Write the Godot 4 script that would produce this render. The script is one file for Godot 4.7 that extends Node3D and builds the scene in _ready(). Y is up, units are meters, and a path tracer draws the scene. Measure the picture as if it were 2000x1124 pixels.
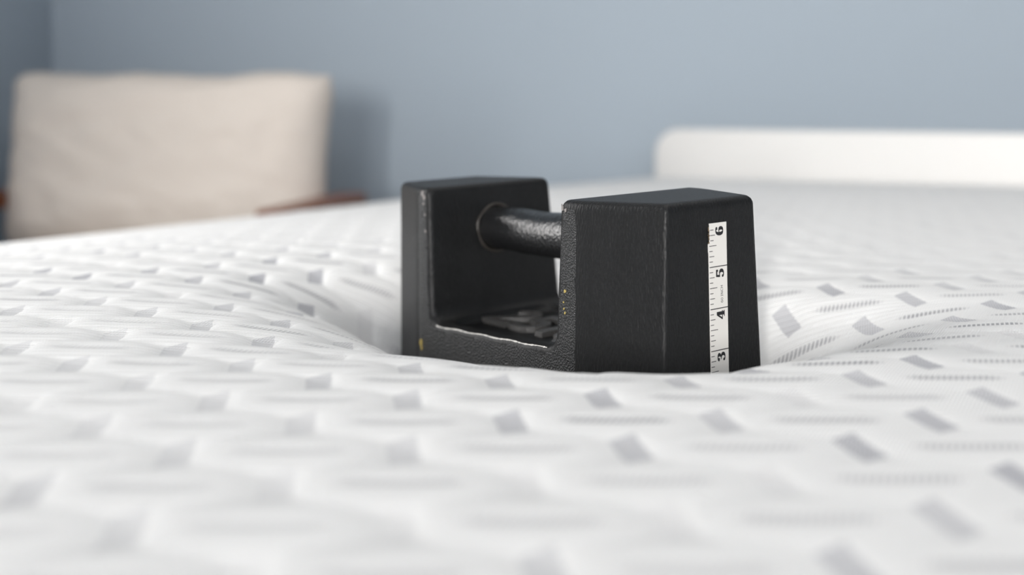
extends Node3D
# A cast-iron weight sunk into a quilted mattress, a measuring tape stuck to its end, a headboard, an armchair and the corner of the room.

const EYE := Vector3(0, 0.74, 0)
const INCH := 0.0254
# mattress
const CORNER := Vector2(0.3115, -2.687)          # head-left corner (x, z)
const BU := Vector2(0.812, 0.5837)               # along the head edge
const BV := Vector2(-0.5837, 0.812)              # along the left edge, towards the foot
const BED_W := 1.9
const BED_L := 2.4
const TOP_Y := 0.6172
# weave lattice of the cover
const HX := 0.044
const DZ := 0.037
# weight
const WP := Vector3(0.0361, 0.5235, -0.7919)
const WE := Vector3(2.513, -54.562, 0.482)
const WL := 0.1528
const WW := 0.0559
const WCX := 0.0604
const WCZ := 0.0198
const WG := 0.0782
const WT := 0.1675
const KL := 0.0035
const KW := 0.0460
const KG := 0.0454
const YR := 0.0711

var rng := RandomNumberGenerator.new()
var lump := FastNoiseLite.new()
var taken := {}


func _ready() -> void:
	rng.seed = 7
	lump.seed = 3
	lump.frequency = 1.0
	lump.noise_type = FastNoiseLite.TYPE_SIMPLEX_SMOOTH
	# ---- camera
	var cam := Camera3D.new()
	cam.name = "camera"
	var at := CameraAttributesPhysical.new()
	at.frustum_near = 0.05
	at.frustum_far = 60.0
	at.frustum_focal_length = 40.0
	at.frustum_focus_distance = 0.69
	at.exposure_aperture = 3.4
	cam.attributes = at
	cam.projection = Camera3D.PROJECTION_FRUSTUM
	cam.near = 0.05
	cam.far = 60.0
	cam.size = 2.0 * 562.0 / 2200.0 * 0.05
	cam.frustum_offset = Vector2(0, -157.6 / 2200.0 * 0.05)
	cam.transform = Transform3D(Basis(Vector3.RIGHT, -0.08) * Basis(Vector3.BACK, 0.007), EYE)
	add_child(cam)
	cam.current = true
	# ---- sky and exposure
	var env := Environment.new()
	env.background_mode = Environment.BG_SKY
	var sm := ProceduralSkyMaterial.new()
	sm.sky_top_color = Color(0.62, 0.72, 0.85)
	sm.sky_horizon_color = Color(0.86, 0.89, 0.93)
	sm.ground_horizon_color = Color(0.6, 0.6, 0.58)
	sm.ground_bottom_color = Color(0.42, 0.42, 0.4)
	var sk := Sky.new()
	sk.sky_material = sm
	env.sky = sk
	env.background_energy_multiplier = 1.0
	env.tonemap_mode = Environment.TONE_MAPPER_LINEAR
	env.tonemap_exposure = 1.0
	env.sdfgi_enabled = true
	env.ssao_enabled = true
	env.ssil_enabled = true
	var we := WorldEnvironment.new()
	we.name = "environment"
	we.environment = env
	add_child(we)
	# ---- daylight through the two windows of the left wall and the one behind the camera
	for k in 2:
		window_light(Vector3(LEFT_X + 0.03, WINDOW_Y, WINDOW_Z[k]), 90.0, Vector2(WINDOW_W[k] - 0.02, 0.98), WINDOW_E[k], DAY)
	window_light(Vector3(-0.6, WINDOW_Y, FRONT_Z - 0.03), 0.0, Vector2(0.68, 0.98), 6.0, DAY)
	# ---- the glowing ceiling panel has its light in ceiling_panel()

	room()
	bed()
	mattress()
	weight()
	tape()
	armchair()


const LEFT_X := -1.135
const BACK_Z := -2.8
const RIGHT_X := 3.6
const FRONT_Z := 5.0
const CEIL_Y := 2.7
const WINDOW_Y := 1.2
const WINDOW_Z := [-1.15, 4.0]
const WINDOW_W := [0.4, 1.1]
const WINDOW_E := [1.25, 79.0]
const DAY := Color(1.0, 0.988, 0.976)


func window_light(p: Vector3, yaw: float, size: Vector2, energy: float, c: Color) -> void:
	var l := AreaLight3D.new()
	l.name = "daylight"
	l.area_size = size
	l.light_energy = energy
	l.light_color = c
	l.shadow_enabled = true
	l.area_range = 12.0
	l.position = p
	l.rotation_degrees.y = -yaw if yaw != 0.0 else 0.0
	add_child(l, true)


# ---------------------------------------------------------------- helpers
func named(called: String) -> String:
	taken[called] = taken.get(called, -1) + 1
	return called if taken[called] == 0 else "%s_%03d" % [called, taken[called]]


func tag(o: Node3D, label := "", category := "", kind := "", group := "") -> Node3D:
	if label: o.set_meta("label", label)
	if category: o.set_meta("category", category)
	if kind: o.set_meta("kind", kind)
	if group: o.set_meta("group", group)
	return o


func thing(called: String, label: String, category: String, p := Vector3.ZERO) -> Node3D:
	var o := Node3D.new()
	o.name = named(called)
	o.position = p
	add_child(o)
	tag(o, label, category)
	return o


func put(called: String, m: Mesh, mat: Material, parent: Node3D, p := Vector3.ZERO) -> MeshInstance3D:
	var o := MeshInstance3D.new()
	o.name = called
	o.mesh = m
	if mat: o.material_override = mat
	o.position = p
	parent.add_child(o, true)
	return o


func mat(c: Color, rough := 0.6) -> StandardMaterial3D:
	var m := StandardMaterial3D.new()
	m.albedo_color = c
	m.roughness = rough
	return m


func noise_tex(freq: float, size := 512, octaves := 4, sd := 1, ramp: Gradient = null) -> NoiseTexture2D:
	var n := FastNoiseLite.new()
	n.seed = sd
	n.frequency = freq
	n.fractal_octaves = octaves
	var t := NoiseTexture2D.new()
	t.width = size
	t.height = size
	t.seamless = true
	t.noise = n
	if ramp: t.color_ramp = ramp
	return t


func ramp(a: Color, b: Color) -> Gradient:
	var g := Gradient.new()
	g.set_color(0, a)
	g.set_color(1, b)
	return g


# builds a mesh; every triangle is turned so that its front (clockwise) agrees with the vertex normals
func build(v: PackedVector3Array, n: PackedVector3Array, idx: PackedInt32Array, uv := PackedVector2Array(), uv2 := PackedVector2Array(), col := PackedColorArray(), into: ArrayMesh = null) -> ArrayMesh:
	for k in range(0, idx.size(), 3):
		var a := idx[k]
		var b := idx[k + 1]
		var c := idx[k + 2]
		if (v[c] - v[a]).cross(v[b] - v[a]).dot(n[a] + n[b] + n[c]) < 0.0:
			idx[k + 1] = c
			idx[k + 2] = b
	var arr := []
	arr.resize(Mesh.ARRAY_MAX)
	arr[Mesh.ARRAY_VERTEX] = v
	arr[Mesh.ARRAY_NORMAL] = n
	arr[Mesh.ARRAY_INDEX] = idx
	if uv.size(): arr[Mesh.ARRAY_TEX_UV] = uv
	if uv2.size(): arr[Mesh.ARRAY_TEX_UV2] = uv2
	if col.size(): arr[Mesh.ARRAY_COLOR] = col
	var m := into if into else ArrayMesh.new()
	m.add_surface_from_arrays(Mesh.PRIMITIVE_TRIANGLES, arr)
	return m


# a box with rounded edges
func rounded_box(s: Vector3, r: float, steps := 3) -> ArrayMesh:
	var v := PackedVector3Array()
	var n := PackedVector3Array()
	var idx := PackedInt32Array()
	var h := s / 2.0
	for ax in 3:
		for sg in [-1.0, 1.0]:
			var u: int = (ax + 1) % 3
			var w: int = (ax + 2) % 3
			var us := axis_steps(h[u], r, steps)
			var ws := axis_steps(h[w], r, steps)
			var base := v.size()
			for a in us:
				for b in ws:
					var p := Vector3.ZERO
					p[ax] = sg * h[ax]
					p[u] = a
					p[w] = b
					var q := Vector3(clampf(p.x, -h.x + r, h.x - r), clampf(p.y, -h.y + r, h.y - r), clampf(p.z, -h.z + r, h.z - r))
					var d := (p - q).normalized()
					v.append(q + d * r)
					n.append(d)
			quads(idx, base, us.size(), ws.size())
	return build(v, n, idx)


func axis_steps(h: float, r: float, steps: int) -> PackedFloat32Array:
	var a := PackedFloat32Array()
	for k in steps + 1:
		a.append(-h + r - r * tan(PI / 4.0 * (1.0 - float(k) / steps)))
	for k in steps + 1:
		a.append(h - r + r * tan(PI / 4.0 * float(k) / steps))
	return a


func quads(idx: PackedInt32Array, base: int, nu: int, nw: int) -> void:
	for i in nu - 1:
		for j in nw - 1:
			var a := base + i * nw + j
			idx.append_array(PackedInt32Array([a, a + nw, a + 1, a + 1, a + nw, a + nw + 1]))


# a convex outline (in x, y) given depth in z, its edges rounded
func slab(line: PackedVector2Array, depth: float, r: float) -> ArrayMesh:
	var v := PackedVector3Array()
	var n := PackedVector3Array()
	var idx := PackedInt32Array()
	var c := line.size()
	var cen := Vector2.ZERO
	for p in line: cen += p / c
	var out := []
	for k in c:
		var t := (line[(k + 1) % c] - line[(k - 1 + c) % c]).normalized()
		var o := Vector2(t.y, -t.x)
		if o.dot(line[k] - cen) < 0.0: o = -o
		out.append(o)
	var rings := 0
	for side in [1.0, -1.0]:
		for s in 5:
			var ang: float = (PI / 2.0) * (float(s) / 4.0) if side > 0.0 else (PI / 2.0) * (1.0 - float(s) / 4.0)
			for k in c + 1:
				var o: Vector2 = out[k % c]
				var p: Vector2 = line[k % c] - o * r * (1.0 - sin(ang))
				v.append(Vector3(p.x, p.y, side * (depth / 2.0 - r + r * cos(ang))))
				n.append(Vector3(o.x * sin(ang), o.y * sin(ang), side * cos(ang)).normalized())
			rings += 1
	quads(idx, 0, rings, c + 1)
	for side in [0, rings - 1]:
		var zz: float = v[side * (c + 1)].z
		var base := v.size()
		v.append(Vector3(cen.x, cen.y, zz))
		n.append(Vector3(0, 0, signf(zz)))
		for k in c + 1:
			v.append(v[side * (c + 1) + k])
			n.append(Vector3(0, 0, signf(zz)))
		for k in c:
			idx.append_array(PackedInt32Array([base, base + 1 + k, base + 2 + k]))
	return build(v, n, idx)


func round_rect(w: float, h: float, r: float, steps := 8) -> PackedVector2Array:
	var a := PackedVector2Array()
	for q in 4:
		var c := Vector2([1, -1, -1, 1][q] * (w / 2.0 - r), [1, 1, -1, -1][q] * (h / 2.0 - r))
		for k in steps + 1:
			var t := PI / 2.0 * (q + float(k) / steps)
			a.append(c + Vector2(cos(t), sin(t)) * r)
	return a


# a round bar along a line of points with a radius at each
func bar(pts: PackedVector3Array, rad: PackedFloat32Array, sides := 20) -> ArrayMesh:
	var v := PackedVector3Array()
	var n := PackedVector3Array()
	var idx := PackedInt32Array()
	var uv := PackedVector2Array()
	for i in pts.size():
		var t := (pts[mini(i + 1, pts.size() - 1)] - pts[maxi(i - 1, 0)]).normalized()
		var a := t.cross(Vector3.UP if absf(t.y) < 0.9 else Vector3.RIGHT).normalized()
		var b := a.cross(t)
		for k in sides + 1:
			var w := TAU * k / sides
			var o := a * cos(w) + b * sin(w)
			v.append(pts[i] + o * rad[i])
			n.append(o)
			uv.append(Vector2(float(i) / pts.size(), float(k) / sides))
	quads(idx, 0, pts.size(), sides + 1)
	for e in [0, pts.size() - 1]:
		var t := (pts[e] - pts[1 if e == 0 else e - 1]).normalized()
		var base := v.size()
		v.append(pts[e])
		n.append(t)
		uv.append(Vector2.ZERO)
		for k in sides + 1:
			v.append(v[e * (sides + 1) + k])
			n.append(t)
			uv.append(Vector2.ZERO)
		for k in sides:
			idx.append_array(PackedInt32Array([base, base + 1 + k, base + 2 + k]))
	return build(v, n, idx, uv)


func box_mesh(s: Vector3) -> BoxMesh:
	var b := BoxMesh.new()
	b.size = s
	return b


# ---------------------------------------------------------------- the room
func wall(called: String, boxes: Array, m: Material) -> void:
	var st := SurfaceTool.new()
	for b in boxes:
		var bm := box_mesh(b[1] - b[0])
		st.append_from(bm, 0, Transform3D(Basis(), (b[0] + b[1]) / 2.0))
	var o := put(called, st.commit(), m, self)
	tag(o, "", "", "structure")


func room() -> void:
	var paint := mat(WALL_C, 0.75)
	paint.metallic_specular = 0.35
	paint.heightmap_enabled = true
	paint.heightmap_texture = noise_tex(0.08, 256, 3, 5)
	paint.heightmap_scale = 0.02
	paint.uv1_triplanar = true
	paint.uv1_scale = Vector3.ONE * 6.0
	var white := mat(Color(0.62, 0.64, 0.66), 0.85)
	var trim := mat(Color(0.9, 0.9, 0.89), 0.4)
	var th := 0.15
	wall("wall_back", [[Vector3(LEFT_X - th, 0, BACK_Z - th), Vector3(RIGHT_X + th, CEIL_Y, BACK_Z)]], paint)
	var slate := mat(Color(0.27, 0.3, 0.34), 0.75)
	wall("wall_right", [[Vector3(RIGHT_X, 0, BACK_Z), Vector3(RIGHT_X + th, CEIL_Y, FRONT_Z)]], slate)
	# the left wall and its two windows
	var bx := []
	var lo := WINDOW_Y - 0.5
	var hi := WINDOW_Y + 0.5
	bx.append([Vector3(LEFT_X - th, 0, BACK_Z), Vector3(LEFT_X, lo, FRONT_Z)])
	bx.append([Vector3(LEFT_X - th, hi, BACK_Z), Vector3(LEFT_X, CEIL_Y, FRONT_Z)])
	var z := BACK_Z
	for k in 2:
		bx.append([Vector3(LEFT_X - th, lo, z), Vector3(LEFT_X, hi, WINDOW_Z[k] - WINDOW_W[k] / 2.0)])
		z = WINDOW_Z[k] + WINDOW_W[k] / 2.0
	bx.append([Vector3(LEFT_X - th, lo, z), Vector3(LEFT_X, hi, FRONT_Z)])
	wall("wall_left", bx, paint)
	wall("wall_front", [[Vector3(LEFT_X - th, 0, FRONT_Z), Vector3(RIGHT_X + th, lo, FRONT_Z + th)], [Vector3(LEFT_X - th, hi, FRONT_Z), Vector3(RIGHT_X + th, CEIL_Y, FRONT_Z + th)], [Vector3(LEFT_X - th, lo, FRONT_Z), Vector3(-0.95, hi, FRONT_Z + th)], [Vector3(-0.25, lo, FRONT_Z), Vector3(RIGHT_X + th, hi, FRONT_Z + th)]], slate)
	window("window_3", Vector3(-0.6, WINDOW_Y, FRONT_Z + 0.09), 0.0, Vector2(0.7, hi - lo), trim)
	for k in 2:
		window("window_%d" % (k + 1), Vector3(LEFT_X - 0.09, (lo + hi) / 2.0, WINDOW_Z[k]), 90.0, Vector2(WINDOW_W[k], hi - lo), trim)
	ceiling_panel(Vector3(0.4, CEIL_Y, -1.0), Vector2(1.8, 1.8), 0.95)
	wall("ceiling", [[Vector3(LEFT_X - th, CEIL_Y, BACK_Z - th), Vector3(RIGHT_X + th, CEIL_Y + 0.12, FRONT_Z + th)]], white)
	# the floor: boards on a slab
	wall("floor", [[Vector3(LEFT_X - th, -0.14, BACK_Z - th), Vector3(RIGHT_X + th, -0.02, FRONT_Z + th)]], mat(Color(0.3, 0.24, 0.19), 0.8))
	var floor_node: Node3D = get_node("floor")
	var woods := []
	for k in 4:
		var w := mat(Color(0.27, 0.19, 0.14).lerp(Color(0.34, 0.25, 0.18), k / 3.0), 0.5)
		woods.append(w)
	var bw := 0.14
	var plank := rounded_box(Vector3(bw - 0.002, 0.02, FRONT_Z - BACK_Z), 0.002, 1)
	var count := int((RIGHT_X - LEFT_X) / bw) + 1
	for k in count:
		var x := LEFT_X + bw * (k + 0.5)
		if x + bw / 2.0 > RIGHT_X: break
		put("board", plank, woods[rng.randi() % 4], floor_node, Vector3(x, -0.01, (FRONT_Z + BACK_Z) / 2.0))
	wall("baseboard_back", [[Vector3(LEFT_X, 0, BACK_Z), Vector3(RIGHT_X, 0.1, BACK_Z + 0.015)]], trim)
	wall("baseboard_left", [[Vector3(LEFT_X, 0, BACK_Z + 0.015), Vector3(LEFT_X + 0.015, 0.1, FRONT_Z)]], trim)


const WALL_C := Color(0.66, 0.705, 0.745)


func ceiling_panel(p: Vector3, s: Vector2, energy: float) -> void:
	var o := thing("ceiling_light", "flat square light panel set under the grey ceiling over the bed", "ceiling light", p)
	put("frame", rounded_box(Vector3(s.x + 0.06, 0.03, s.y + 0.06), 0.006, 2), mat(Color(0.9, 0.9, 0.9), 0.5), o, Vector3(0, -0.015, 0))
	var glow := mat(Color(0.9, 0.9, 0.9), 0.6)
	glow.emission_enabled = true
	glow.emission = Color(1, 0.98, 0.95)
	glow.emission_energy_multiplier = 0.5
	put("light_diffuser", box_mesh(Vector3(s.x, 0.01, s.y)), glow, o, Vector3(0, -0.033, 0))
	var l := AreaLight3D.new()
	l.name = "panel_light"
	l.area_size = s
	l.light_energy = energy
	l.light_color = Color(1, 0.985, 0.965)
	l.shadow_enabled = true
	l.area_range = 12.0
	l.position = Vector3(0, -0.042, 0)
	l.rotation_degrees.x = -90
	o.add_child(l)


func window(called: String, p: Vector3, yaw: float, s: Vector2, trim: Material) -> void:
	var o := Node3D.new()
	o.name = called
	o.position = p
	o.rotation_degrees.y = yaw
	add_child(o)
	tag(o, "", "", "structure")
	var f := SurfaceTool.new()
	for e in [[Vector3(-s.x / 2 + 0.02, 0, 0), Vector3(0.04, s.y, 0.05)], [Vector3(s.x / 2 - 0.02, 0, 0), Vector3(0.04, s.y, 0.05)], [Vector3(0, s.y / 2 - 0.02, 0), Vector3(s.x, 0.04, 0.05)], [Vector3(0, -s.y / 2 + 0.02, 0), Vector3(s.x, 0.04, 0.05)], [Vector3(0, 0, 0), Vector3(0.03, s.y, 0.04)]]:
		f.append_from(box_mesh(e[1]), 0, Transform3D(Basis(), e[0]))
	put("window_frame", f.commit(), trim, o)
	var g := StandardMaterial3D.new()
	g.albedo_color = Color(1, 1, 1, 0.05)
	g.transparency = BaseMaterial3D.TRANSPARENCY_ALPHA
	g.roughness = 0.02
	for sd in [-1.0, 1.0]:
		put("pane", box_mesh(Vector3(s.x / 2 - 0.055, s.y - 0.08, 0.004)), g, o, Vector3(sd * (s.x / 4 - 0.0125), 0, 0))


# ---------------------------------------------------------------- bed
func bed_frame_basis() -> Transform3D:
	return Transform3D(Basis(Vector3(BU.x, 0, BU.y), Vector3.UP, Vector3(BV.x, 0, BV.y)), Vector3(CORNER.x, 0, CORNER.y))


func bed() -> void:
	var o := thing("bed_frame", "white bed frame whose headboard with rounded corners rises behind the mattress", "bed")
	o.transform = bed_frame_basis()
	var white := mat(Color(0.87, 0.865, 0.855), 0.42)
	# headboard: its left end stands just beside the mattress corner
	var top := HEAD_TOP
	var hb := put("headboard", slab(round_rect(BED_W + 0.03, top - 0.3, 0.06, 10), 0.035, 0.008), white, o)
	hb.position = Vector3(HEAD_X0 + (BED_W + 0.03) / 2.0, 0.3 + (top - 0.3) / 2.0, -0.035)
	for x in [-0.03, BED_W + 0.03]:
		put("leg", rounded_box(Vector3(0.06, 0.34, 0.05), 0.006), white, o, Vector3(clampf(x, 0.02, BED_W - 0.02), 0.17, -0.03))
	for x in [0.03, BED_W - 0.03]:
		put("side_rail", rounded_box(Vector3(0.04, 0.12, BED_L - 0.06), 0.006), white, o, Vector3(x, 0.26, BED_L / 2.0))
		put("leg", rounded_box(Vector3(0.06, 0.2, 0.06), 0.006), white, o, Vector3(x, 0.1, BED_L - 0.06))
	put("foot_rail", rounded_box(Vector3(BED_W - 0.1, 0.12, 0.04), 0.006), white, o, Vector3(BED_W / 2.0, 0.26, BED_L - 0.05))
	for k in 9:
		put("slat", rounded_box(Vector3(BED_W - 0.1, 0.02, 0.08), 0.004, 1), white, o, Vector3(BED_W / 2.0, 0.31, 0.15 + k * 0.26))


const HEAD_TOP := 0.7145
const HEAD_X0 := 0.02


# how far the dip reaches, every 45 degrees round the weight
const REACH := [0.038, 0.0285, 0.0255, 0.0625, 0.0485, 0.04, 0.0386, 0.04]
var sunk := 0.0


# height of the cover over the floor, without its weave
func cover_y(x: float, z: float, u: float, v: float) -> float:
	var e := minf(minf(u, BED_W - u), minf(v, BED_L - v))
	var y := TOP_Y - 0.035 * exp(-maxf(e, 0.0) / 0.2)
	y += clampf(0.005 - 0.022 * (v - 1.1), -0.012, 0.012) * exp(-maxf(u, 0.0) / 0.25)
	y += smoothstep(1.4, 0.3, v) * (0.009 * smoothstep(0.1, 0.5, u) + 0.007 * smoothstep(0.4, 0.9, u))
	y -= 0.015 * exp(-pow((x - 0.2) / 0.09, 2.0) - pow((z + 0.755) / 0.045, 2.0))
	# the dip under the weight
	var dx := x - WP.x
	var dz := z - WP.z
	var lx := dx * 0.5797 + dz * 0.8148
	var lz := -dx * 0.8148 + dz * 0.5797
	var qx := maxf(absf(lx) - WL - 0.0006 + 0.0125, 0.0)
	var qz := maxf(absf(lz) - WW - 0.0088 + 0.0115, 0.0)
	var d := maxf(sqrt(qx * qx + qz * qz) - 0.015, 0.0)
	sunk = 0.0
	if d < 0.6:
		var turn := fposmod(atan2(dz, dx), TAU) / (PI / 4.0)
		var sector := int(turn)
		var lam := lerpf(REACH[sector % 8], REACH[(sector + 1) % 8], turn - sector)
		sunk = exp(-pow(d / lam, 1.083))
		y = lerpf(y, 0.5222 + 0.0084 * lx - 0.0438 * lz, sunk)
	return y


# relief of the weave: long pillows with a groove along the middle, small flats between them
func weave(a: float, b: float) -> float:
	var best := 0.0
	var jb := roundi(b)
	for j in range(jb - 1, jb + 2):
		var dv := absf(b - j) / 0.74
		if dv >= 1.0: continue
		var i := roundi((a - (j + 1)) / 2.0) * 2 + j + 1
		var du := (a - i) / 0.87
		var du2 := du * du
		if du2 >= 1.0: continue
		var dv2 := dv * dv
		var fall := du2 * du2 * du2 if du < 0.0 else du2 * du2
		var p := (1.0 - fall) * (1.0 - dv2 * dv) * (1.0 - 0.14 * du)
		if dv < 0.3 and du2 < 0.4:
			p -= 0.38 * (1.0 - dv / 0.3) * (1.0 - du2 / 0.4)
		if p > best: best = p
	# the flats dive under the pillow on their right
	var fl := roundi((a - jb) / 2.0) * 2 + jb
	var fu := a - fl
	var fv := (b - jb) / 0.42
	if absf(fu) < 0.19 and absf(fv) < 1.0:
		best -= 0.34 * (fu + 0.19) / 0.38 * (1.0 - fv * fv) * smoothstep(0.19, 0.14, fu)
	return best


func mattress() -> void:
	var o := thing("mattress", "thick white mattress in a woven grey and white cover, dipping under the weight", "mattress")
	o.transform = bed_frame_basis()
	var back := o.transform.affine_inverse()
	# grid lines, close together round the weight
	var us := spread(0.0, BED_W, 0.3, 1.5, 0.0026, 0.014)
	var vs := spread(0.0, BED_L, 1.25, 2.32, 0.0026, 0.014)
	var nu := us.size()
	var nv := vs.size()
	var v := PackedVector3Array()
	var n := PackedVector3Array()
	var uv := PackedVector2Array()
	var uv2 := PackedVector2Array()
	v.resize(nu * nv)
	n.resize(nu * nv)
	uv.resize(nu * nv)
	uv2.resize(nu * nv)
	var cr := 0.09
	var er := 0.045
	var ic := Vector2(BED_W / 2.0, BED_L / 2.0)
	var hc := ic - Vector2(cr, cr)
	for i in nu:
		var u0 := us[i]
		for j in nv:
			var u := u0
			var w := vs[j]
			# keep the outline's corners round
			var q := Vector2(absf(u - ic.x) - hc.x, absf(w - ic.y) - hc.y)
			var e := minf(minf(u, BED_W - u), minf(w, BED_L - w))
			if q.x > 0.0 and q.y > 0.0:
				var l := q.length()
				if l > cr:
					q *= cr / l
					u = ic.x + signf(u - ic.x) * (hc.x + q.x)
					w = ic.y + signf(w - ic.y) * (hc.y + q.y)
					l = cr
				e = cr - l
			var x := CORNER.x + BU.x * u + BV.x * w
			var z := CORNER.y + BU.y * u + BV.y * w
			var y := cover_y(x, z, u, w)
			var a := (x - 0.07 * (z + 0.463)) / HX
			var b := (z + 0.463) / DZ
			var amp := 0.0037 - 0.0028 * smoothstep(0.02, 0.3, x + 0.3 * (z + 0.7))
			amp *= 1.0 - 0.6 * smoothstep(0.95, 1.5, -z)
			amp *= 1.0 - 0.42 * smoothstep(-0.66, -0.45, z)
			y += amp * (weave(a, b) - 0.5) * minf(1.0, e / 0.03) * (1.0 - smoothstep(0.75, 0.97, sunk))
			if e < er:
				y -= er - sqrt(maxf(er * er - (er - e) * (er - e), 0.0))
			var k := i * nv + j
			v[k] = back * Vector3(x, y, z)
			uv[k] = Vector2(a / 8.0, b / 8.0)
			uv2[k] = Vector2(u / BED_W, w / BED_L)
	var down := Vector3.DOWN
	for i in nu:
		for j in nv:
			var du := v[mini(i + 1, nu - 1) * nv + j] - v[maxi(i - 1, 0) * nv + j]
			var dv := v[i * nv + mini(j + 1, nv - 1)] - v[i * nv + maxi(j - 1, 0)]
			var m := dv.cross(du)
			n[i * nv + j] = m.normalized() if m.length_squared() > 1e-16 else -down
	var idx := PackedInt32Array()
	idx.resize((nu - 1) * (nv - 1) * 6)
	var t := 0
	for i in nu - 1:
		for j in nv - 1:
			var a := i * nv + j
			idx[t] = a
			idx[t + 1] = a + nv
			idx[t + 2] = a + 1
			idx[t + 3] = a + 1
			idx[t + 4] = a + nv
			idx[t + 5] = a + nv + 1
			t += 6
	put("woven_cover", build(v, n, idx, uv, uv2), cover_material(), o)
	# border below the cover and the piping along its edge
	var line := PackedVector2Array()
	for p in round_rect(BED_W, BED_L, cr, 12): line.append(p + ic)
	var bv := PackedVector3Array()
	var bn := PackedVector3Array()
	var bi := PackedInt32Array()
	var c := line.size()
	var pipe := PackedVector3Array()
	var pr := PackedFloat32Array()
	for k in c + 1:
		var p := line[k % c]
		var tg := (line[(k + 1) % c] - line[(k - 1 + c) % c]).normalized()
		var on := Vector3(tg.y, 0, -tg.x)
		if on.dot(Vector3(p.x - ic.x, 0, p.y - ic.y)) < 0.0: on = -on
		var rim := cover_y(CORNER.x + BU.x * p.x + BV.x * p.y, CORNER.y + BU.y * p.x + BV.y * p.y, p.x, p.y) - er
		for s in 9:
			var f := s / 8.0
			var bulge := 0.012 * sin(PI * f)
			bv.append(Vector3(p.x, lerpf(rim, 0.322, f), p.y) + on * bulge)
			bn.append(on)
		pipe.append(Vector3(p.x, rim, p.y) + on * 0.001)
		pr.append(0.006)
	quads(bi, 0, c + 1, 9)
	var base := bv.size()
	bv.append(Vector3(ic.x, 0.322, ic.y))
	bn.append(Vector3.DOWN)
	for k in c + 1:
		bv.append(bv[k * 9 + 8])
		bn.append(Vector3.DOWN)
	for k in c:
		bi.append_array(PackedInt32Array([base, base + 1 + k, base + 2 + k]))
	var side := mat(Color(0.86, 0.86, 0.86), 0.9)
	put("side_border", build(bv, bn, bi), side, o)
	put("edge_piping", bar(pipe, pr, 8), mat(Color(0.8, 0.8, 0.8), 0.9), o)


# positions from lo to hi: step fine between a and b, growing to coarse outside
func spread(lo: float, hi: float, a: float, b: float, fine: float, coarse: float) -> PackedFloat32Array:
	var out := PackedFloat32Array()
	var left := []
	var p := a
	var s := fine
	while p > lo + 0.045:
		p -= s
		s = minf(s * 1.03, coarse)
		left.append(maxf(p, lo + 0.045))
	for e in [0.036, 0.027, 0.019, 0.012, 0.006, 0.002, 0.0]: left.append(lo + e)
	left.reverse()
	for e in left: out.append(e)
	p = a
	while p < b:
		out.append(p)
		p += fine
	s = fine
	while p < hi - 0.045:
		out.append(p)
		p += s
		s = minf(s * 1.03, coarse)
	for e in [0.045, 0.036, 0.027, 0.019, 0.012, 0.006, 0.002, 0.0]: out.append(hi - e)
	return out


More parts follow.
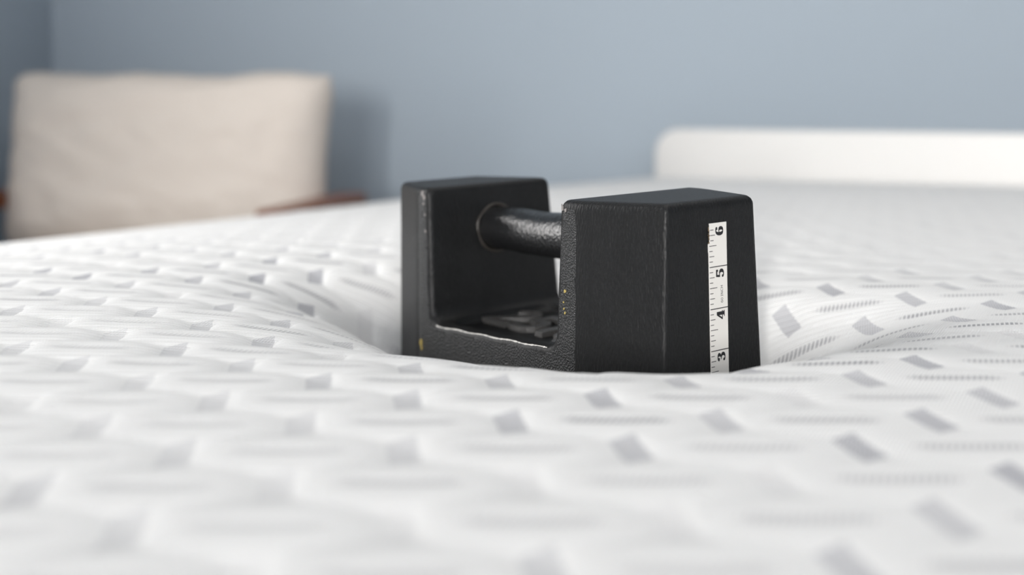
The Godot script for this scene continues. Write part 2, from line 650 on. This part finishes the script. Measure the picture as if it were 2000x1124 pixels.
func cover_material() -> StandardMaterial3D:
	var size := 2048
	var unit := 256.0
	var img := Image.create(size, size, false, Image.FORMAT_RGB8)
	var basec := Color(0.925, 0.922, 0.918)
	img.fill(basec)
	var r := RandomNumberGenerator.new()
	r.seed = 11
	for ni in 8:
		for nj in 8:
			var cx := ni * unit
			var cy := nj * unit
			if (ni + nj) % 2 == 0:
				# small patch of grey twill between the pillows
				var tone := r.randf_range(0.4, 1.0)
				if r.randf() < 0.2: tone = 0.12
				for px in range(-46, 47):
					for py in range(-134, 135):
						var du := px / unit
						var dv := py / unit
						# du = s*0.27 + t*0.06, dv = -0.21*s + 0.8*t
						var det := 0.27 * 0.8 + 0.21 * 0.06
						var s := (du * 0.8 - dv * 0.06) / det
						var t := (0.27 * dv + 0.21 * du) / det
						var edge := 0.5 + 0.02 * sin(t * 40.0)
						if absf(s) > edge or absf(t) > 0.5: continue
						var stripe := 0.5 + 0.5 * sin((s * 1.3 + t * 2.0) * 26.0)
						var c := basec.lerp(Color(0.6, 0.605, 0.63).lerp(Color(0.8, 0.8, 0.815), stripe * 0.8), tone)
						img.set_pixel(posmod(int(cx) + px, size), posmod(int(cy) + py, size), c)
			else:
				# twisted grey cord along the middle of a pillow
				var tone := r.randf_range(0.4, 1.0)
				for px in range(-160, 161):
					for py in range(-30, 31):
						var du := px / unit
						var dv := py / unit
						var ends := 1.0 - smoothstep(0.36, 0.62, absf(du))
						var half := 0.125 * (0.4 + 0.6 * ends)
						if absf(dv) > half: continue
						var st := 0.5 + 0.5 * sin(du * 95.0 + dv * 38.0)
						var k := tone * smoothstep(0.0, 0.6, st + 0.25 * lump.get_noise_2d(du * 60.0 + ni * 9.0, dv * 60.0)) * ends * (1.0 - 0.35 * absf(dv) / half)
						img.set_pixel(posmod(int(cx) + px, size), posmod(int(cy) + py, size), basec.lerp(Color(0.5, 0.505, 0.525), k))
	# knit: ribs along the pillows and slanting stitches
	var tile := Image.create(512, 512, false, Image.FORMAT_L8)
	var data := PackedByteArray()
	data.resize(512 * 512)
	for py in 512:
		var rib := 0.5 + 0.27 * sin(TAU * py / 512.0 * 34.0) + 0.23 * sin(TAU * py / 512.0 * 12.0)
		for px in 512:
			var st := 0.5 + 0.5 * sin(TAU * (px * 46.0 + py * 23.0) / 512.0)
			data[py * 512 + px] = int(255.0 * (0.62 * rib + 0.38 * st * (0.4 + 0.6 * rib)))
	tile.set_data(512, 512, false, Image.FORMAT_L8, data)
	var high := Image.create(size, size, false, Image.FORMAT_L8)
	for i in 4:
		for j in 4:
			high.blit_rect(tile, Rect2i(0, 0, 512, 512), Vector2i(i * 512, j * 512))
	var m := StandardMaterial3D.new()
	m.albedo_texture = ImageTexture.create_from_image(img)
	m.roughness = 0.85
	m.metallic_specular = 0.3
	m.rim_enabled = true
	m.rim = 0.2
	m.heightmap_enabled = true
	m.heightmap_texture = ImageTexture.create_from_image(high)
	m.heightmap_scale = 0.075
	# the jacquard shows less grey yarn towards the left and the foot
	var soft := Image.create(64, 64, false, Image.FORMAT_RGBA8)
	for i in 64:
		for j in 64:
			var u := (i + 0.5) / 64.0 * BED_W
			var w := (j + 0.5) / 64.0 * BED_L
			var x := CORNER.x + BU.x * u + BV.x * w
			var z := CORNER.y + BU.y * u + BV.y * w
			var k := 0.58 * (1.0 - smoothstep(-0.3, 0.05, x - 0.45 * (z + 0.75))) * smoothstep(-0.95, -0.7, z) + 0.05
			k += 0.78 * smoothstep(0.86, 1.2, -z + 0.45 * x)
			k += 0.22 * lump.get_noise_2d(x * 9.0, z * 9.0)
			soft.set_pixel(i, j, Color(basec.r, basec.g, basec.b, clampf(k, 0.0, 0.9)))
	m.detail_enabled = true
	m.detail_uv_layer = BaseMaterial3D.DETAIL_UV_2
	m.detail_albedo = ImageTexture.create_from_image(soft)
	m.detail_blend_mode = BaseMaterial3D.BLEND_MODE_MIX
	return m


# ---------------------------------------------------------------- the weight
func smax(a: float, b: float, k: float) -> float:
	var h := maxf(k - absf(a - b), 0.0) / k
	return maxf(a, b) + h * h * k * 0.25


var ch_len := Vector2(WCX, WCZ).length()


func iron(p: Vector3) -> float:
	var d := WT - p.y
	var l := WL + KL * d
	var w := WW + KW * d
	var ax := absf(p.x)
	var az := absf(p.z)
	var a := smax(ax - l, ((ax - l) * WCZ + (az - w + WCZ) * WCX) / ch_len, 0.002)
	a = smax(a, az - w, 0.0035)
	a = smax(a, -d, 0.006)
	a = smax(a, -p.y, 0.006)
	# the opening between the posts, its floor sunk below the front and back rims
	var g := WG - KG * d
	var o := smax(ax - g, YR - p.y + rim_wave(p), 0.013)
	var pk := smax(smax(ax - g + 0.004, az - w + 0.011, 0.02), YR - 0.007 - p.y, 0.006)
	o = minf(o, pk)
	return smax(a, -o, 0.005)


func rim_wave(p: Vector3) -> float:
	return 0.0035 * p.x / WG - 0.0003 * sin(p.x * 190.0)


func weight() -> void:
	var o := thing("iron_weight", "black painted cast iron weight with a round handle bar between two posts", "weight", WP)
	o.rotation_degrees = WE
	var satin := mat(Color(0.095, 0.097, 0.1), 0.44)
	satin.metallic_specular = 0.36
	satin.heightmap_enabled = true
	satin.heightmap_texture = noise_tex(0.035, 512, 5, 2)
	satin.heightmap_scale = 0.035
	satin.uv1_triplanar = true
	satin.uv1_scale = Vector3(34, 8, 34)
	satin.vertex_color_use_as_albedo = true
	var cast := mat(Color(0.13, 0.132, 0.136), 0.36)
	cast.heightmap_enabled = true
	cast.heightmap_texture = noise_tex(0.05, 512, 4, 9)
	cast.heightmap_scale = 0.09
	cast.uv1_triplanar = true
	cast.uv1_scale = Vector3.ONE * 22.0
	cast.vertex_color_use_as_albedo = true
	var m := iron_mesh(0.0019)
	m.surface_set_material(0, satin)
	if m.get_surface_count() > 1: m.surface_set_material(1, cast)
	put("body", m, null, o)
	# handle
	var hp := PackedVector3Array()
	var hr := PackedFloat32Array()
	var hy := WT - 0.0345
	for k in 41:
		var f := k / 40.0 * 2.0 - 1.0
		var x := f * (WG + 0.004)
		hp.append(Vector3(x, hy + 0.0004 * sin(x * 90.0), -0.003))
		var end := maxf(absf(x) - (WG - 0.012), 0.0)
		hr.append(0.0163 + 0.0002 * sin(x * 130.0) + end * end * 9.0)
	var gloss := mat(Color(0.11, 0.112, 0.116), 0.22)
	gloss.heightmap_enabled = true
	gloss.heightmap_texture = noise_tex(0.03, 512, 4, 21)
	gloss.metallic_specular = 0.6
	gloss.heightmap_scale = 0.05
	gloss.uv1_triplanar = true
	gloss.uv1_scale = Vector3.ONE * 18.0
	put("handle", bar(hp, hr, 40), gloss, o)
	var bead := PackedVector3Array()
	var beads := PackedFloat32Array()
	for k in 37:
		var t2 := TAU * k / 36.0
		var rr := 0.0178 + 0.0004 * sin(t2 * 5.0)
		bead.append(Vector3(-(WG - KG * (WT - hy - sin(t2) * rr)) + 0.0004, hy + sin(t2) * rr, -0.003 + cos(t2) * rr))
		beads.append(0.0011 + 0.0003 * sin(t2 * 7.0))
	put("weld_bead", bar(bead, beads, 8), mat(Color(0.2, 0.185, 0.17), 0.4), o)
	# raised lettering on the floor of the opening
	var tm := TextMesh.new()
	tm.text = "25Kg"
	tm.font = font("Droid Sans", 700)
	tm.font_size = 64
	tm.pixel_size = 0.058 / 64.0
	tm.depth = 0.005
	var lm := mat(Color(0.31, 0.305, 0.3), 0.38)
	lm.heightmap_enabled = true
	lm.heightmap_texture = cast.heightmap_texture
	lm.heightmap_scale = 0.06
	lm.uv1_triplanar = true
	lm.uv1_scale = Vector3.ONE * 22.0
	var t := put("lettering", tm, lm, o, Vector3(-0.004, YR - 0.0055, 0.000))
	t.rotation_degrees.x = -90
	put("floor_rib", rounded_box(Vector3(0.1, 0.006, 0.007), 0.002, 2), lm, o, Vector3(0.012, YR - 0.006, -0.041))
	# chips and flecks of old paint
	var yellow := mat(Color(0.68, 0.6, 0.33), 0.6)
	var scuff := mat(Color(0.5, 0.48, 0.47), 0.4)
	var pale := mat(Color(0.66, 0.6, 0.5), 0.6)
	for f in [[-0.0885, 0.052, 0.0042, yellow], [-0.0875, 0.0475, 0.0022, yellow], [0.0845, 0.1115, 0.0016, yellow], [0.0838, 0.1005, 0.0009, yellow], [0.0848, 0.098, 0.0010, yellow], [0.0832, 0.1045, 0.0008, yellow], [-0.046, 0.037, 0.0028, pale], [-0.01, 0.036, 0.0018, pale], [-0.029, 0.036, 0.0014, yellow], [0.018, 0.037, 0.0015, pale]]:
		fleck(f[0], f[1], f[2], f[3], o)
	for f in [[-0.0862, 0.1625, 0.0026], [-0.0835, 0.160, 0.0024], [-0.0845, 0.1555, 0.0016], [-0.0822, 0.1475, 0.0013], [-0.0815, 0.1355, 0.0016], [0.0815, 0.1625, 0.0024], [0.0845, 0.1615, 0.0018]]:
		fleck(f[0], f[1], f[2], scuff, o)
	# bare metal along the worn edge of the front rim
	var bare := mat(Color(0.78, 0.77, 0.75), 0.35)
	bare.metallic = 0.6
	put("worn_edge", rim_strip(), bare, o)


func font(f: String, weight_: int) -> SystemFont:
	var s := SystemFont.new()
	s.font_names = PackedStringArray([f])
	s.font_weight = weight_
	return s


# a small irregular chip lying on the front face at (x, y)
func fleck(x: float, y: float, r: float, m: Material, o: Node3D) -> void:
	var z := WW + KW * (WT - y)
	var nrm := Vector3(0, KW, 1).normalized()
	var upv := Vector3(0, 1, -KW).normalized()
	var c := Vector3(x, y, z - 0.0002)
	var v := PackedVector3Array()
	var n := PackedVector3Array()
	var idx := PackedInt32Array()
	v.append(c + nrm * 0.0006)
	n.append(nrm)
	for ring in 2:
		for k in 9:
			var t := TAU * k / 9.0
			var rr := r * (0.55 + 0.6 * absf(lump.get_noise_2d(k * 3.1 + x * 900.0, y * 800.0)) * 2.0) * (0.8 if ring == 0 else 1.0)
			v.append(c + (Vector3.RIGHT * cos(t) * 0.75 + upv * sin(t) * 1.1) * rr + nrm * (0.00055 if ring == 0 else -0.0002))
			n.append(nrm)
	for k in 9:
		var k2 := (k + 1) % 9
		idx.append_array(PackedInt32Array([0, 1 + k, 1 + k2, 1 + k, 10 + k, 1 + k2, 1 + k2, 10 + k, 10 + k2]))
	put("paint_fleck", build(v, n, idx), m, o)


# ribbon of irregular width on the upper edge of the front wall
func rim_strip() -> ArrayMesh:
	var v := PackedVector3Array()
	var n := PackedVector3Array()
	var idx := PackedInt32Array()
	var cnt := 120
	for k in cnt + 1:
		var x := lerpf(-WG + 0.010, WG - 0.013, k / float(cnt))
		var wid := 0.0002 + 0.0009 * absf(lump.get_noise_2d(x * 420.0, 3.0))
		var y := YR + rim_wave(Vector3(x, YR, 0.05))
		# step onto the rounded edge
		var up := Vector3(0, 1, 1).normalized()
		var p := Vector3(x, y, WW + KW * (WT - y))
		for it in 4: p -= up * iron(p) * 0.9
		var along := Vector3(0, -1, 1).normalized()
		for s in 3:
			var q: Vector3 = p + along * (s - 1) * wid
			for it in 3: q -= up * (iron(q) - 0.00012) * 0.9
			v.append(q)
			n.append(up)
	quads(idx, 0, cnt + 1, 3)
	return build(v, n, idx)


# surface nets over the field iron(); the faces of the casting's mould side get a rougher skin
func iron_mesh(c: float) -> ArrayMesh:
	var lo := Vector3(-0.160, -0.006, -0.070)
	var nx := int(0.320 / c) + 2
	var ny := int(0.180 / c) + 2
	var nz := int(0.140 / c) + 2
	var f := PackedFloat32Array()
	f.resize(nx * ny * nz)
	f.fill(9.0)
	var B := 4
	var reach := c * B * 0.95
	var blocks := []
	for bx in range(0, nx, B):
		for by in range(0, ny, B):
			for bz in range(0, nz, B):
				var m := lo + Vector3(bx + B / 2.0, by + B / 2.0, bz + B / 2.0) * c
				if absf(iron(m)) < reach + 0.002:
					blocks.append(Vector3i(bx, by, bz))
	for b in blocks:
		for i in range(b.x, mini(b.x + B + 1, nx)):
			for j in range(b.y, mini(b.y + B + 1, ny)):
				var row := (i * ny + j) * nz
				for k in range(b.z, mini(b.z + B + 1, nz)):
					if f[row + k] == 9.0:
						f[row + k] = iron(lo + Vector3(i, j, k) * c)
	var id := {}
	var v := PackedVector3Array()
	var cells := []
	var sx := ny * nz
	var off := [0, sx, nz, sx + nz, 1, sx + 1, nz + 1, sx + nz + 1]
	var cor := [Vector3(0, 0, 0), Vector3(1, 0, 0), Vector3(0, 1, 0), Vector3(1, 1, 0), Vector3(0, 0, 1), Vector3(1, 0, 1), Vector3(0, 1, 1), Vector3(1, 1, 1)]
	var edges := [[0, 1], [2, 3], [4, 5], [6, 7], [0, 2], [1, 3], [4, 6], [5, 7], [0, 4], [1, 5], [2, 6], [3, 7]]
	for b in blocks:
		for i in range(b.x, mini(b.x + B, nx - 1)):
			for j in range(b.y, mini(b.y + B, ny - 1)):
				for k in range(b.z, mini(b.z + B, nz - 1)):
					var at := (i * ny + j) * nz + k
					var neg := 0
					for q in 8:
						if f[at + off[q]] < 0.0: neg += 1
					if neg == 0 or neg == 8: continue
					var s := Vector3.ZERO
					var cnt := 0
					for e in edges:
						var f0 := f[at + off[e[0]]]
						var f1 := f[at + off[e[1]]]
						if (f0 < 0.0) != (f1 < 0.0):
							s += cor[e[0]].lerp(cor[e[1]], f0 / (f0 - f1))
							cnt += 1
					id[at] = v.size()
					v.append(lo + (Vector3(i, j, k) + s / cnt) * c)
					cells.append(at)
	var n := PackedVector3Array()
	var col := PackedColorArray()
	n.resize(v.size())
	col.resize(v.size())
	var h := 0.0006
	for q in v.size():
		var p := v[q]
		var g := Vector3(iron(p + Vector3(h, 0, 0)) - iron(p - Vector3(h, 0, 0)), iron(p + Vector3(0, h, 0)) - iron(p - Vector3(0, h, 0)), iron(p + Vector3(0, 0, h)) - iron(p - Vector3(0, 0, h)))
		n[q] = g.normalized()
		v[q] = p - n[q] * iron(p)
		var k := 1.0 + 0.25 * lump.get_noise_3d(p.x * 40.0, p.y * 18.0, p.z * 40.0)
		col[q] = Color(k, k, k)
	var skins := [PackedInt32Array(), PackedInt32Array()]
	for at in cells:
		var fa := f[at]
		# the three edges that leave this cell's first corner
		for ax in 3:
			var st: int = [sx, nz, 1][ax]
			if (fa < 0.0) == (f[at + st] < 0.0): continue
			var d1: int = [nz, 1, sx][ax]
			var d2: int = [1, sx, nz][ax]
			var a = id.get(at)
			var b = id.get(at - d1)
			var c2 = id.get(at - d1 - d2)
			var d = id.get(at - d2)
			if a == null or b == null or c2 == null or d == null: continue
			var nn := (n[a] + n[c2]).normalized()
			var rough := 1 if absf(nn.z) > 0.985 else 0
			skins[rough].append_array(PackedInt32Array([a, b, c2, a, c2, d]))
	var mesh := ArrayMesh.new()
	for s in 2:
		# only the vertices that this skin uses
		var re := {}
		var v2 := PackedVector3Array()
		var n2 := PackedVector3Array()
		var c3 := PackedColorArray()
		var i2 := PackedInt32Array()
		for q in skins[s]:
			if not re.has(q):
				re[q] = v2.size()
				v2.append(v[q])
				n2.append(n[q])
				c3.append(col[q])
			i2.append(re[q])
		build(v2, n2, i2, PackedVector2Array(), PackedVector2Array(), c3, mesh)
	return mesh


# ---------------------------------------------------------------- measuring tape on the end face
func tape() -> void:
	var o := thing("measuring_tape", "strip of white measuring tape with black inch numbers stuck upright on the black weight", "tape measure", WP)
	o.rotation_degrees = WE
	var w := 0.0150
	var z1 := -0.0114          # right edge
	var th := 0.0005
	# local frame of the strip: across (towards the camera's left), up, out of the face
	var up := Vector3(-KL, 1, 0).normalized()
	var outv := Vector3(1, KL, 0).normalized()
	var across := Vector3(0, 0, 1)
	var org := Vector3(WL + KL * WT, 0, z1)
	var bas := Transform3D(Basis(-across, up, outv), org + outv * 0.0002)
	var paper := mat(Color(0.83, 0.82, 0.8), 0.55)
	var top := 6.0 * INCH + 0.0008
	# outline: left edge a little ragged near the top
	var st_v := PackedVector3Array()
	var st_n := PackedVector3Array()
	var idx := PackedInt32Array()
	var rows := 110
	for k in rows + 1:
		var y := 0.001 + (top - 0.001) * k / rows
		var rag := 0.0
		if y > 5.55 * INCH: rag = 0.0007 + 0.0006 * absf(lump.get_noise_1d(y * 900.0))
		elif y > 5.35 * INCH: rag = -0.0003
		rag += 0.00012 * lump.get_noise_1d(y * 500.0)
		for e in [[-w + rag, 0.0, Vector3(-1, 0, 0)], [-w + rag, th, Vector3(-0.7, 0, 0.7)], [0.0, th, Vector3(0.7, 0, 0.7)], [0.0, 0.0, Vector3(1, 0, 0)]]:
			st_v.append(Vector3(e[0], y, e[1]))
			st_n.append(Vector3(0, 0, 1) if e[1] > 0.0 else e[2])
	quads(idx, 0, rows + 1, 4)
	var e0 := st_v.size()
	for q in 4:
		st_v.append(st_v[rows * 4 + q])
		st_n.append(Vector3.UP)
	idx.append_array(PackedInt32Array([e0, e0 + 1, e0 + 2, e0, e0 + 2, e0 + 3]))
	var strip := put("strip", build(st_v, st_n, idx), paper, o)
	strip.transform = bas
	var ink := mat(Color(0.1, 0.1, 0.11), 0.6)
	var ticks := SurfaceTool.new()
	for k in range(1, 48):
		var y := k * INCH / 8.0
		var len_ := w if k % 8 == 0 else 0.0064 if k % 4 == 0 else 0.0044 if k % 2 == 0 else 0.0032
		var thick := 0.00055 if k % 8 == 0 else 0.00042
		var left := -w + 0.0004
		if len_ < w and y > 5.55 * INCH: left += 0.0009
		ticks.append_from(box_mesh(Vector3(len_ - 0.0004, thick, 0.00006)), 0, Transform3D(Basis(), Vector3(left + (len_ - 0.0004) / 2.0, y, th)))
	var tk := put("graduation_mark", ticks.commit(), ink, o)
	tk.transform = bas
	tk.set_meta("kind", "stuff")
	for num in range(1, 7):
		var t := glyphs(str(num), 0.0092, ink, o, "numeral")
		t.transform = bas * Transform3D(Basis(Vector3.BACK, PI / 2), Vector3(-0.0061, num * INCH - 0.0042, th - 0.0001))
	for num in [5]:
		var t := glyphs("60 INCH", 0.0027, ink, o, "lettering", "Droid Sans", 400)
		t.transform = bas * Transform3D(Basis(Vector3.BACK, PI / 2), Vector3(-0.0048, num * INCH - 0.0170, th - 0.0001))
	# tan threads at the torn edge
	var thread := mat(Color(0.5, 0.42, 0.32), 0.9)
	var fz := SurfaceTool.new()
	for k in 26:
		var y := 5.56 * INCH + rng.randf() * 0.36 * INCH
		var p := Vector3(-w + 0.0006, y, th * 0.6)
		var pts := PackedVector3Array([p])
		var rad := PackedFloat32Array([0.00016])
		for s in 3:
			p += Vector3(-rng.randf() * 0.0006, rng.randf_range(-0.0006, 0.0006), rng.randf_range(-0.0001, 0.0005))
			pts.append(p)
			rad.append(0.00014)
		fz.append_from(bar(pts, rad, 5), 0, Transform3D())
	var fr := put("frayed_thread", fz.commit(), thread, o)
	fr.transform = bas
	fr.set_meta("kind", "stuff")


func glyphs(s: String, height: float, m: Material, parent: Node3D, called: String, f := "Droid Serif", wt := 700) -> MeshInstance3D:
	var tm := TextMesh.new()
	tm.text = s
	tm.font = font(f, wt)
	tm.horizontal_alignment = HORIZONTAL_ALIGNMENT_CENTER
	# brought to its real size; fat figures are the same outline laid three times, a hair apart
	var flat := ArrayMesh.new()
	flat.add_surface_from_arrays(Mesh.PRIMITIVE_TRIANGLES, tm.get_mesh_arrays())
	var st := SurfaceTool.new()
	var bb := flat.get_aabb()
	var f2 := height * 0.715 / bb.size.y
	var sc := Basis().scaled(Vector3(f2 * 1.12, f2, 0.0003 / bb.size.z))
	for k in (3 if wt > 400 else 1): st.append_from(flat, 0, Transform3D(sc, sc * -bb.get_center() + Vector3((k - 1) * 0.0003 if wt > 400 else 0.0, 0, k * 0.00001)))
	return put(called, st.commit(), m, parent)


# ---------------------------------------------------------------- armchair
func armchair() -> void:
	var o := thing("armchair", "low wooden armchair with a plump cream back cushion in the corner beside the bed", "chair", Vector3(-0.70, 0, -2.3))
	o.rotation_degrees.y = -9
	var cloth := mat(Color(0.825, 0.79, 0.755), 0.9)
	cloth.heightmap_enabled = true
	cloth.heightmap_texture = noise_tex(0.12, 256, 3, 31)
	cloth.heightmap_scale = 0.05
	cloth.uv1_triplanar = true
	cloth.uv1_scale = Vector3.ONE * 8.0
	var wood := mat(Color(0.56, 0.34, 0.21), 0.4)
	wood.albedo_texture = noise_tex(0.02, 256, 4, 8, ramp(Color(0.75, 0.7, 0.68), Color(1, 1, 1)))
	wood.uv1_triplanar = true
	wood.uv1_scale = Vector3(14, 14, 2)
	var bc := put("back_cushion", cushion(Vector3(0.69, 0.385, 0.2), 1.5), cloth, o)
	bc.position = Vector3(0.0, 0.64, 0.0)
	bc.rotation_degrees.x = -9
	var sc := put("seat_cushion", cushion(Vector3(0.6, 0.58, 0.13), 0.35), cloth, o)
	sc.position = Vector3(0, 0.405, 0.27)
	sc.rotation_degrees.x = -86
	for s in [-1.0, 1.0]:
		var arm := PackedVector2Array()
		for p in [[-0.035, -0.30], [-0.02, -0.34], [0.02, -0.34], [0.032, -0.30], [0.04, 0.1], [0.03, 0.15], [-0.03, 0.15], [-0.035, 0.1]]:
			arm.append(Vector2(p[0], p[1] + 0.0))
		var am := put("armrest", slab(arm, 0.034, 0.008), wood, o)
		am.transform = Transform3D(Basis(Vector3.RIGHT, PI / 2.0), Vector3(s * 0.355, 0.563, 0.0)) 
		am.transform = Transform3D(Basis(Vector3(1, 0, 0), Vector3(0, 0, -1), Vector3(0, 1, 0)), Vector3(s * 0.355, 0.563, 0.04))
		for z in [-0.06, 0.34]:
			var h := 0.546
			put("leg", bar(PackedVector3Array([Vector3(s * 0.35, h + 0.002, z), Vector3(s * 0.352, 0.3, z * 1.04), Vector3(s * 0.36, 0.0, z * 1.15)]), PackedFloat32Array([0.019, 0.021, 0.013]), 14), wood, o)
		put("side_rail", rounded_box(Vector3(0.025, 0.05, 0.44), 0.005), wood, o, Vector3(s * 0.345, 0.3, 0.14))
	put("front_rail", rounded_box(Vector3(0.69, 0.05, 0.025), 0.005), wood, o, Vector3(0, 0.31, 0.35))
	put("rear_rail", rounded_box(Vector3(0.69, 0.05, 0.025), 0.005), wood, o, Vector3(0, 0.3, -0.07))
	for k in 6:
		var x := -0.25 + k * 0.1
		put("back_slat", bar(PackedVector3Array([Vector3(x, 0.3, -0.075), Vector3(x, 0.7, -0.125)]), PackedFloat32Array([0.009, 0.009]), 10), wood, o)
	put("top_rail", rounded_box(Vector3(0.5, 0.05, 0.022), 0.006), wood, o, Vector3(0, 0.7, -0.125))


# a stuffed cushion of that size: full in the middle, pinched at its corners, with a welted edge
func cushion(s: Vector3, pinch: float) -> ArrayMesh:
	var v := PackedVector3Array()
	var n := PackedVector3Array()
	var idx := PackedInt32Array()
	var N := 56
	for side in [1.0, -1.0]:
		var base := v.size()
		for i in N + 1:
			for j in N + 1:
				var a := -cos(PI * i / N)
				var b := -cos(PI * j / N)
				v.append(cushion_point(a, b, side, s, pinch))
				n.append(Vector3.ZERO)
		for i in N + 1:
			for j in N + 1:
				var du := v[base + mini(i + 1, N) * (N + 1) + j] - v[base + maxi(i - 1, 0) * (N + 1) + j]
				var dv := v[base + i * (N + 1) + mini(j + 1, N)] - v[base + i * (N + 1) + maxi(j - 1, 0)]
				var m: Vector3 = du.cross(dv) * side
				if m.length_squared() < 1e-14: m = Vector3(0, 0, side)
				n[base + i * (N + 1) + j] = m.normalized()
		quads(idx, base, N + 1, N + 1)
	# both halves meet at the rim: share its normals
	var off := (N + 1) * (N + 1)
	for i in N + 1:
		for j in N + 1:
			if i == 0 or j == 0 or i == N or j == N:
				var q := i * (N + 1) + j
				var out := Vector3(v[q].x / s.x, v[q].y / s.y, 0).normalized()
				var e := Vector3(signf(v[q].x) if (i == 0 or i == N) else 0.0, signf(v[q].y) if (j == 0 or j == N) else 0.0, 0).normalized()
				n[q] = e
				n[q + off] = e
	return build(v, n, idx)


func cushion_point(a: float, b: float, side: float, s: Vector3, pinch: float) -> Vector3:
	var a4 := pow(absf(a), 9.0 if a < 0.0 else 4.0)
	var b4 := pow(absf(b), 5.0)
	var t := pow(maxf((1.0 - a4) * (1.0 - b4), 0.0), 0.5)
	var sx := 1.0 - 0.03 * pinch * (1.0 - b * b) * a * a
	var sy := 1.0 - 0.045 * pinch * (1.0 - a * a) * b * b
	var x := a * s.x / 2.0 * sx
	var y := b * s.y / 2.0 * sy
	# round the corners of the outline a little
	var c := maxf(absf(a) + absf(b) - 1.75, 0.0)
	x *= 1.0 - 0.14 * c
	y *= 1.0 - 0.2 * c
	y += 0.006 * pinch * lump.get_noise_1d(a * 2.2 + 7.0) * b * b
	var z := side * s.z / 2.0 * t * (1.0 + 0.05 * lump.get_noise_2d(a * 1.6 + 4.0, b * 1.6))
	if side > 0.0:
		z += 0.006 * pinch * lump.get_noise_2d(a * 3.0, b * 3.0) * t
	return Vector3(x, y, z)
